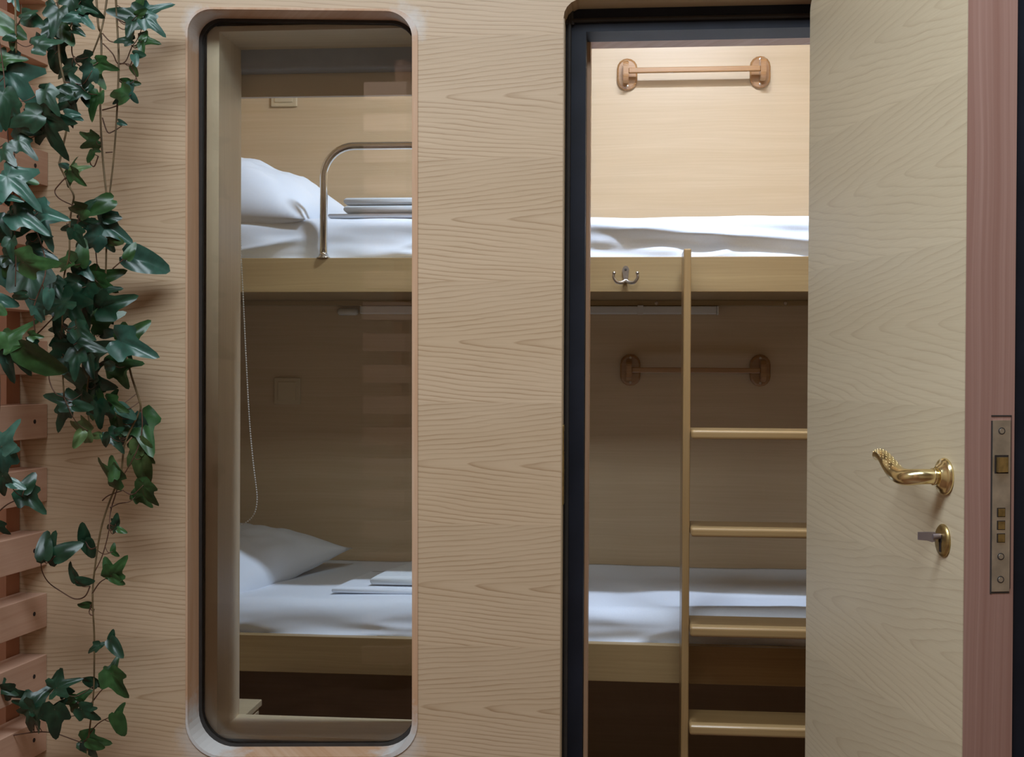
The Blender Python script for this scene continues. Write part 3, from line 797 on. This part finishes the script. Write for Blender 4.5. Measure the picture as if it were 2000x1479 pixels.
bm = add_prism(bmesh.new(), [Vector((xat(-60, 740, WY), WY - .001, 0)), Vector((wx - cut - .001, WY - .001, 0)), Vector((wx - cut - .001, WY - .001, 0)) + sd * .035 + sn * .006, Vector((xat(-60, 740, WY), WY - .036, 0))], (0, 0, 2.4))
obj('post', bm, 'pine_post', scr)
for d_ in (.60,):
    c = Vector((wx, WY, 0)) + sd * d_ + sn * .05
    obj('post', add_prism(bmesh.new(), [c + sn * .004, c + sn * .045, c + sn * .045 + sd * .04, c + sn * .004 + sd * .04], (0, 0, 2.4)), 'pine_post', scr)

# the twin of that screen on our side of the corridor, seen only mirrored in the glass
tw_ = thing('slatted_screen', 'pine slatted screen reflected faintly in the right part of the window glass', 'screen', (-.97, .22, 0))
A0 = Vector((-.97, .24, 0)); e_ = Vector((.46, -.89, 0)).normalized(); en = Vector((-e_.y, e_.x, 0))
for k in range(19):
    zt = .10 + k * .1165
    bm = add_prism(bmesh.new(), [A0, A0 + Vector((.16, 0, 0)), A0 + Vector((.16, 0, 0)) + e_ * 1.25, A0 + e_ * 1.25], (0, 0, .0655))
    bmesh.ops.translate(bm, verts=bm.verts[:], vec=(0, 0, zt)); obj('slat', bm, 'pine_slat', tw_)
for d_ in (.25, 1.1):
    c = A0 + e_ * d_ - en * .05
    obj('post', add_prism(bmesh.new(), [c, c + e_ * .05, c + e_ * .05 + en * .04, c + en * .04], (0, 0, 2.4)), 'pine_post', tw_)

# ------------------------------------------------------------------ ivy
LEAF = {
 'a': [(180, .10), (150, .34), (128, .47), (108, .44), (92, .30), (74, .42), (56, .70), (48, .72), (38, .50), (25, .42), (14, .60), (5, .90), (0, 1.0)],
 'b': [(180, .10), (150, .28), (125, .36), (100, .37), (78, .42), (62, .52), (52, .52), (38, .42), (24, .48), (13, .68), (5, .92), (0, 1.0)],
 'c': [(180, .08), (150, .20), (120, .27), (90, .31), (65, .36), (45, .44), (30, .56), (17, .74), (7, .93), (0, 1.0)]}
def add_leaf(bm, base, ang, L, kind, tilt_a, tilt_b, curl, fold):
    """leaf blade from its stalk point, pointing at ang in the plane facing the corridor"""
    out = LEAF[kind]; full = [(a, r) for a, r in out] + [(-a, r) for a, r in out[::-1][1:-1]]
    jit = random.uniform(-.06, .06)
    R = Matrix.Rotation(-ang, 3, 'Y') @ Matrix.Rotation(tilt_b, 3, 'X') @ Matrix.Rotation(tilt_a, 3, 'Z')
    def P(a, r):
        t = math.radians(a); x = r * math.cos(t); y = r * math.sin(t) * (1 + jit)
        h = fold * abs(y) - curl * (x * x) + 0.05 * math.sin(9 * y + 5 * x)
        v = Vector((x, -h, y)) * L
        return base + R @ v
    fr = [0.0, .45, .8, 1.0]; rings = []
    c = bm.verts.new(P(0, 0.0))
    for f in fr[1:]: rings.append([bm.verts.new(P(a, r * f)) for a, r in full])
    n = len(full)
    for i in range(n):
        j = (i + 1) % n
        bm.faces.new((c, rings[0][i], rings[0][j]))
        for k in range(2): bm.faces.new((rings[k][i], rings[k + 1][i], rings[k + 1][j], rings[k][j]))
# x, y of the stalk end, length, direction (degrees, clockwise from right), kind, colour
VINES = []
VINES.append(dict(name='near', Y=1.98, label='nearest ivy strand at the left edge, with large green leaves coloured with a bluish sheen', stems=[
 [(30, -10), (31, 60), (32, 104)], [(28, 300), (27, 380), (28, 440), (31, 500), (30, 560)], [(55, 690), (68, 655), (66, 600), (90, 520), (60, 420), (20, 300), (8, 150), (-10, 20)],
 [(-8, 1005), (15, 985), (45, 972)], [(-6, 290), (20, 277), (50, 274), (85, 258)], [(-10, 860), (0, 780), (-5, 640), (-10, 300)], [(-10, 1010), (-12, 860)]],
 leaves=[
 (48, 32, 46, 22, 'c', 'd'), (42, 34, 30, -30, 'c', 'd'), (-18, 40, 62, 18, 'c', 'g'), (28, -8, 30, 70, 'b', 't'), (28, 72, 20, 170, 'c', 'd'), (22, 78, 20, 80, 'c', 'g'),
 (-5, 118, 52, -5, 'b', 'g'), (15, 140, 86, 48, 'a', 't'), (-8, 160, 50, 60, 'b', 't'), (5, 185, 60, 85, 'b', 'd'), (22, 205, 50, 60, 'b', 'd'), (-5, 225, 50, 20, 'b', 't'), (75, 80, 30, 190, 'b', 't'), (72, 88, 48, -8, 'b', 'd'),
 (88, 178, 46, 60, 'b', 'd'), (84, 178, 34, 20, 'b', 'd'), (84, 228, 80, 78, 'a', 'd'), (72, 225, 62, 165, 'b', 'd'), (90, 222, 52, 25, 'b', 'd'), (35, 248, 46, 12, 'b', 'd'), (36, 275, 46, 43, 'b', 'd'), (6, 293, 42, 48, 'b', 'd'),
 (14, 345, 78, 42, 'a', 't'), (0, 350, 50, 70, 'b', 't'), (40, 352, 34, 10, 'c', 'g'), (72, 418, 66, 66, 'a', 't'), (74, 416, 54, 14, 'b', 't'), (32, 418, 64, 30, 'b', 't'), (12, 420, 36, 80, 'c', 't'), (26, 405, 22, 90, 'c', 'd'), (0, 385, 40, 10, 'b', 't'),
 (-2, 458, 38, 12, 'b', 'd'), (22, 470, 34, 85, 'b', 'd'), (60, 470, 36, -28, 'c', 'd'), (58, 486, 50, 16, 'b', 't'), (10, 500, 44, 30, 'b', 'd'), (45, 512, 62, 2, 'b', 'g'), (-12, 525, 66, 42, 'b', 't'), (30, 515, 60, 75, 'b', 'g'), (56, 530, 92, 74, 'b', 'd'), (50, 575, 28, 165, 'c', 'd'),
 (-8, 585, 36, 6, 'c', 't'), (-8, 600, 28, 30, 'c', 'g'), (96, 568, 34, 98, 'c', 't'), (12, 672, 66, -55, 'b', 'g'), (10, 682, 62, 80, 'a', 't'), (30, 685, 50, 60, 'b', 't'), (45, 680, 78, 47, 'c', 'g'), (55, 670, 36, 50, 'b', 'd'), (-10, 660, 50, 100, 'b', 'g'), (60, 655, 22, 10, 'b', 'g'), (70, 600, 26, 60, 'b', 't'),
 (4, 872, 56, -58, 'b', 't'), (6, 876, 34, 5, 'c', 't'), (0, 885, 66, 88, 'b', 't'), (18, 942, 30, 20, 'c', 't'), (47, 958, 34, -58, 'c', 'd'), (46, 962, 54, 42, 'b', 'd'), (-6, 1025, 28, 60, 'b', 'd'), (5, 930, 40, 100, 'b', 'd')]))
VINES.append(dict(name='mid', Y=2.10, label='middle ivy strand with a bright star-shaped leaf and thick dark foliage', stems=[
 [(112, -10), (115, 40), (116, 110), (126, 160), (135, 195), (140, 212), (131, 250), (118, 310), (116, 322), (126, 343), (134, 362), (144, 382), (141, 402), (136, 440), (135, 500), (125, 540), (122, 600), (121, 690), (125, 775)],
 [(135, 340), (116, 360), (107, 374), (116, 388), (140, 400), (158, 404)], [(70, 655), (90, 635), (112, 612), (130, 595)], [(97, 700), (96, 740), (108, 768), (125, 776)], [(160, 400), (150, 440), (142, 450), (130, 436)],
 [(140, -10), (145, 30), (136, 55)], [(140, 88), (141, 105), (148, 122)], [(126, 160), (140, 162), (155, 165)]],
 leaves=[
 (94, 2, 24, 45, 'c', 'd'), (113, 22, 48, 100, 'b', 'd'), (104, 50, 48, 120, 'b', 'd'), (118, 40, 36, 10, 'b', 'd'), (110, 80, 46, 70, 'b', 'd'), (108, 105, 36, 100, 'c', 'd'), (118, 53, 42, 55, 'c', 'g'), (142, 58, 24, 28, 'c', 'd'), (152, 28, 40, 42, 'b', 't'), (158, 2, 42, 55, 'b', 'd'), (160, 18, 30, 15, 'b', 'd'), (138, -4, 44, 95, 'b', 'd'), (150, 30, 24, 160, 'c', 't'),
 (142, 130, 42, 162, 'b', 'd'), (130, 140, 30, 60, 'c', 't'), (172, 112, 36, 180, 'b', 'd'), (192, 122, 34, 28, 'b', 'g'), (178, 132, 44, 55, 'b', 'g'), (180, 138, 40, 130, 'b', 't'), (160, 175, 46, 175, 'a', 'd'), (158, 168, 44, 60, 'a', 'd'), (190, 185, 44, 105, 'b', 'g'), (136, 195, 48, 100, 'a', 'd'), (130, 185, 36, 180, 'b', 'd'), (128, 222, 26, 5, 'c', 't'), (143, 228, 20, 20, 'c', 't'),
 (141, 334, 30, -100, 'b', 'g'), (142, 336, 32, -20, 'b', 'o'), (142, 336, 34, 48, 'b', 'g'), (140, 337, 30, 110, 'b', 'g'), (132, 325, 18, 190, 'c', 't'),
 (165, 408, 42, 168, 'b', 'g'), (158, 430, 30, 10, 'b', 'd'), (150, 442, 36, 170, 'b', 'd'), (145, 450, 34, 60, 'b', 'd'), (165, 410, 26, -40, 'c', 'd'),
 (140, 512, 48, 188, 'b', 'g'), (157, 516, 46, -83, 'c', 'g'), (155, 518, 40, 45, 'b', 't'), (112, 556, 36, 150, 'b', 't'), (106, 552, 40, 60, 'b', 'd'), (150, 550, 56, 40, 'b', 'd'), (148, 552, 38, 180, 'b', 'd'), (130, 585, 72, 58, 'a', 'd'), (128, 590, 60, 150, 'a', 'd'), (120, 600, 50, 100, 'b', 'd'), (160, 590, 48, 90, 'b', 'd'), (168, 560, 50, 80, 'b', 'd'),
 (122, 645, 34, 195, 'b', 'd'), (118, 655, 30, 60, 'b', 'd'), (116, 668, 34, 100, 'b', 'd'), (150, 636, 38, 112, 'c', 't'), (150, 640, 40, 30, 'b', 'd'), (132, 695, 58, 168, 'b', 'd'), (120, 690, 46, 60, 'b', 'd'), (150, 690, 44, 90, 'b', 'd'), (150, 670, 50, 10, 'b', 'd'),
 (140, 786, 50, 193, 'b', 'd'), (128, 796, 46, 105, 'b', 'd'), (146, 792, 30, 10, 'c', 'd'), (172, 842, 52, 184, 'b', 'o'), (160, 845, 28, 120, 'c', 'o'), (160, 770, 40, 90, 'b', 'd')]))
VINES.append(dict(name='far', Y=2.19, label='long right-hand ivy strand hanging down the veneer wall beside the window', stems=[
 [(188, -10), (192, 50), (197, 66), (198, 110), (196, 210), (200, 300), (208, 380), (212, 420), (208, 480), (206, 540), (196, 590), (186, 640), (180, 700), (170, 770), (176, 840)],
 [(210, -10), (204, 30), (197, 62), (181, 104)], [(226, -10), (229, 50), (232, 120), (229, 210), (223, 300), (214, 380), (208, 420)], [(200, 65), (214, 80), (229, 83)], [(201, 85), (220, 105), (230, 124), (245, 120), (254, 100), (258, 90)], [(230, 124), (252, 126), (262, 142), (268, 158)],
 [(200, 215), (225, 208), (244, 198)], [(200, 230), (210, 258), (222, 256), (238, 246)], [(192, 305), (184, 325), (176, 318), (180, 302)], [(206, 298), (220, 297)],
 [(186, 480), (190, 520)], [(220, 525), (246, 502)], [(228, 635), (234, 672), (248, 700), (257, 735), (270, 775), (275, 795), (270, 810), (255, 840), (243, 870), (237, 920), (228, 945), (212, 985), (198, 1030), (190, 1075), (186, 1105), (182, 1140), (181, 1180), (184, 1240), (184, 1300), (183, 1350), (178, 1400), (172, 1450), (170, 1485)],
 [(276, 795), (278, 830), (273, 865), (258, 900), (240, 930)], [(238, 925), (226, 965), (216, 1000), (212, 1040), (200, 1085), (186, 1115)], [(176, 1145), (166, 1165), (146, 1170), (120, 1156), (95, 1138), (82, 1115), (80, 1090)], [(0, 1443), (30, 1436), (75, 1430), (108, 1433), (140, 1444), (160, 1451)],
 [(182, 1175), (174, 1195), (180, 1202), (184, 1190)], [(200, 978), (212, 968), (240, 958)], [(215, 992), (232, 984), (246, 982)], [(180, 1160), (195, 1138), (215, 1126)], [(183, 1268), (196, 1258), (216, 1251)], [(180, 1372), (195, 1352), (216, 1330)], [(165, 1450), (190, 1415), (222, 1398)]],
 leaves=[
 (274, 36, 54, 188, 'b', 'd'), (262, 40, 30, 110, 'c', 'd'), (282, 34, 54, -22, 'b', 't'), (284, 36, 42, 38, 'b', 't'), (272, 12, 26, -60, 'c', 'g'), (268, 30, 20, -30, 'c', 'g'), (255, 78, 30, 175, 'b', 'd'), (256, 78, 26, -70, 'c', 'd'), (277, 82, 36, 14, 'b', 'g'), (276, 84, 22, 80, 'c', 'g'), (276, 80, 20, -60, 'c', 'g'), (262, 106, 22, 5, 'c', 'd'), (262, 108, 20, 80, 'c', 't'), (258, 130, 18, 60, 'c', 'o'),
 (252, 160, 20, 190, 'c', 'g'), (254, 162, 18, 5, 'c', 'g'), (254, 163, 26, 95, 'c', 't'), (246, 184, 40, 188, 'b', 'g'), (246, 188, 26, 150, 'b', 't'), (256, 184, 18, 60, 'c', 't'), (232, 238, 16, 20, 'c', 't'), (186, 272, 36, 200, 'b', 'g'), (188, 276, 36, 160, 'b', 'g'), (180, 296, 22, 120, 'c', 'g'), (182, 292, 16, 20, 'c', 'g'),
 (216, 392, 48, 152, 'c', 'g'), (205, 428, 28, -8, 'c', 'd'), (198, 436, 62, 30, 'b', 't'), (212, 468, 30, 8, 'c', 'o'), (206, 470, 24, 50, 'c', 't'), (192, 462, 54, 160, 'b', 't'), (190, 440, 44, 110, 'b', 't'), (248, 504, 30, -62, 'c', 'g'), (250, 500, 68, 14, 'c', 't'),
 (180, 546, 62, -12, 'b', 'g'), (184, 545, 44, 40, 'b', 'g'), (195, 572, 42, -10, 'b', 'd'), (198, 600, 66, -16, 'b', 'd'), (196, 596, 40, 60, 'b', 'd'), (186, 632, 54, -24, 'b', 'g'), (186, 624, 22, -20, 'c', 't'), (200, 650, 32, 12, 'c', 't'), (170, 690, 66, -18, 'b', 'd'), (172, 690, 46, 70, 'b', 'd'), (165, 680, 40, 10, 'b', 'd'),
 (242, 662, 52, -28, 'b', 'g'), (236, 666, 74, 22, 'b', 't'), (236, 670, 40, 60, 'b', 't'), (226, 712, 52, 0, 'b', 'g'), (226, 716, 46, 60, 'b', 'g'), (212, 706, 30, -30, 'c', 'g'), (222, 714, 28, 170, 'c', 't'),
 (168, 745, 56, 190, 'b', 'd'), (178, 742, 54, 8, 'b', 'd'), (186, 756, 38, 80, 'b', 'd'), (180, 764, 52, 96, 'b', 'g'), (176, 735, 46, -30, 'b', 'd'), (212, 784, 40, 30, 'b', 'g'), (214, 800, 36, 160, 'b', 'd'), (215, 780, 22, -60, 'c', 'g'), (228, 812, 38, 80, 'c', 'g'), (232, 795, 34, 25, 'c', 't'), (190, 790, 46, 80, 'b', 'd'), (196, 850, 22, 170, 'c', 'o'),
 (213, 848, 40, 50, 'b', 'd'), (212, 850, 26, 125, 'c', 'd'), (226, 845, 20, -20, 'c', 'd'), (262, 815, 50, 90, 'b', 't'), (258, 830, 46, 120, 'b', 't'), (274, 820, 68, 68, 'b', 'g'), (270, 868, 44, 115, 'b', 'o'), (272, 865, 46, 70, 'b', 'o'), (276, 895, 54, 88, 'c', 'o'),
 (230, 936, 60, 205, 'b', 'g'), (222, 932, 40, 245, 'c', 'g'), (284, 950, 46, 150, 'b', 'g'), (280, 948, 46, 80, 'b', 'g'), (270, 965, 34, 40, 'b', 'g'), (228, 1026, 30, 168, 'b', 'd'), (226, 1024, 20, -80, 'c', 'd'), (230, 1034, 17, 20, 'c', 'g'), (220, 1078, 16, -80, 'c', 'g'), (220, 1078, 14, 40, 'c', 'g'),
 (165, 1058, 34, -95, 'c', 'd'), (167, 1058, 34, 58, 'c', 'd'), (108, 1086, 48, -28, 'c', 'd'), (92, 1092, 50, -72, 'b', 'd'), (86, 1088, 46, -92, 'c', 'd'), (216, 1124, 34, -108, 'c', 'g'), (217, 1124, 44, -50, 'b', 'g'), (218, 1126, 26, 35, 'c', 'g'), (150, 1132, 32, -118, 'c', 'd'), (150, 1136, 30, 2, 'c', 'd'), (176, 1181, 22, 180, 'c', 'g'),
 (216, 1252, 36, 50, 'c', 'd'), (216, 1250, 18, -75, 'c', 'd'), (192, 1262, 24, 150, 'b', 'd'), (190, 1264, 18, -30, 'c', 'd'), (216, 1318, 34, -70, 'b', 'g'), (217, 1316, 54, 62, 'b', 'g'), (188, 1334, 32, 182, 'c', 'd'), (188, 1334, 22, 30, 'c', 'd'),
 (110, 1344, 46, -25, 'a', 'd'), (104, 1340, 30, -70, 'b', 'd'), (128, 1350, 28, 60, 'b', 'd'), (148, 1370, 32, 100, 'b', 'g'), (152, 1368, 30, -40, 'c', 'g'), (148, 1366, 24, 190, 'c', 'g'), (158, 1386, 38, 35, 'b', 'd'), (162, 1388, 28, -10, 'b', 'd'), (226, 1398, 42, 72, 'c', 'g'), (228, 1402, 28, -70, 'c', 'g'),
 (66, 1388, 54, 120, 'a', 'd'), (62, 1380, 50, -55, 'b', 'd'), (60, 1376, 34, 190, 'b', 'd'), (72, 1392, 30, 30, 'b', 'd'), (106, 1386, 60, 92, 'b', 'd'), (110, 1384, 24, -40, 'c', 'd'), (8, 1350, 44, 30, 'b', 'd'), (20, 1352, 36, -82, 'c', 'd'), (-8, 1340, 40, 20, 'b', 'd'), (164, 1446, 46, 5, 'b', 'g'), (172, 1456, 36, 80, 'b', 't'), (172, 1450, 30, 30, 'c', 'g')]))
LM = {'d': 'leaf_dark', 'g': 'leaf_green', 't': 'leaf_teal_sheen', 'o': 'leaf_olive'}
for vi, V in enumerate(VINES):
    Y0 = V['Y']; sc = Y0 / F_PX
    root = thing('ivy_vine', V['label'], 'ivy', at(V['stems'][0][0][0], -10, Y0), 'strands of ivy')
    allp = []
    for si, st in enumerate(V['stems']):
        pts = []
        for k, (x, y) in enumerate(st):
            off = 0.012 * noise.noise(Vector((si * 3.1, k * .7, vi))); pts.append(at(x, y, Y0 + off))
        pts = spline(pts, 5); allp += pts
        main = len(st) > 8 or (st[0][1] < 0)
        r0 = .0021 if main else .0013
        obj('stem', tube(pts, [r0 * (1 - .3 * i / len(pts)) for i in range(len(pts))], 7), 'stem' if main else 'petiole', root, True)
    bms = {k: bmesh.new() for k in LM}
    for (x, y, L, a, kd, cl) in V['leaves']:
        off = random.uniform(-.045, .035); b_ = at(x, y, Y0 + off)
        Lr = L * sc * 1.17
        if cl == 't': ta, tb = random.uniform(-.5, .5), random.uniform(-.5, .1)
        else: ta, tb = random.uniform(-.45, .45), random.uniform(-.5, .5)
        # blades hang a little: tip comes forward, upper side to the light
        add_leaf(bms[cl], b_, math.radians(a) * -1, Lr / max(.8, math.cos(ta)), kd, ta, tb, random.uniform(.0, .35), random.uniform(-.1, .5))
        q = min(allp, key=lambda p: (p - b_).length + max(0, b_.z - p.z - .02) * .3)
        if (q - b_).length < .075:
            mid = (q + b_) / 2 + Vector((0, -.004, -.25 * abs(q.x - b_.x) - .001))
            if (q - b_).length > .012: obj('leaf_stalk', tube(spline([q, mid, b_], 5), .0008, 5), 'petiole', root, True)
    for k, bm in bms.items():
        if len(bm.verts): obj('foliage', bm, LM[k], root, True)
        else: bm.free()
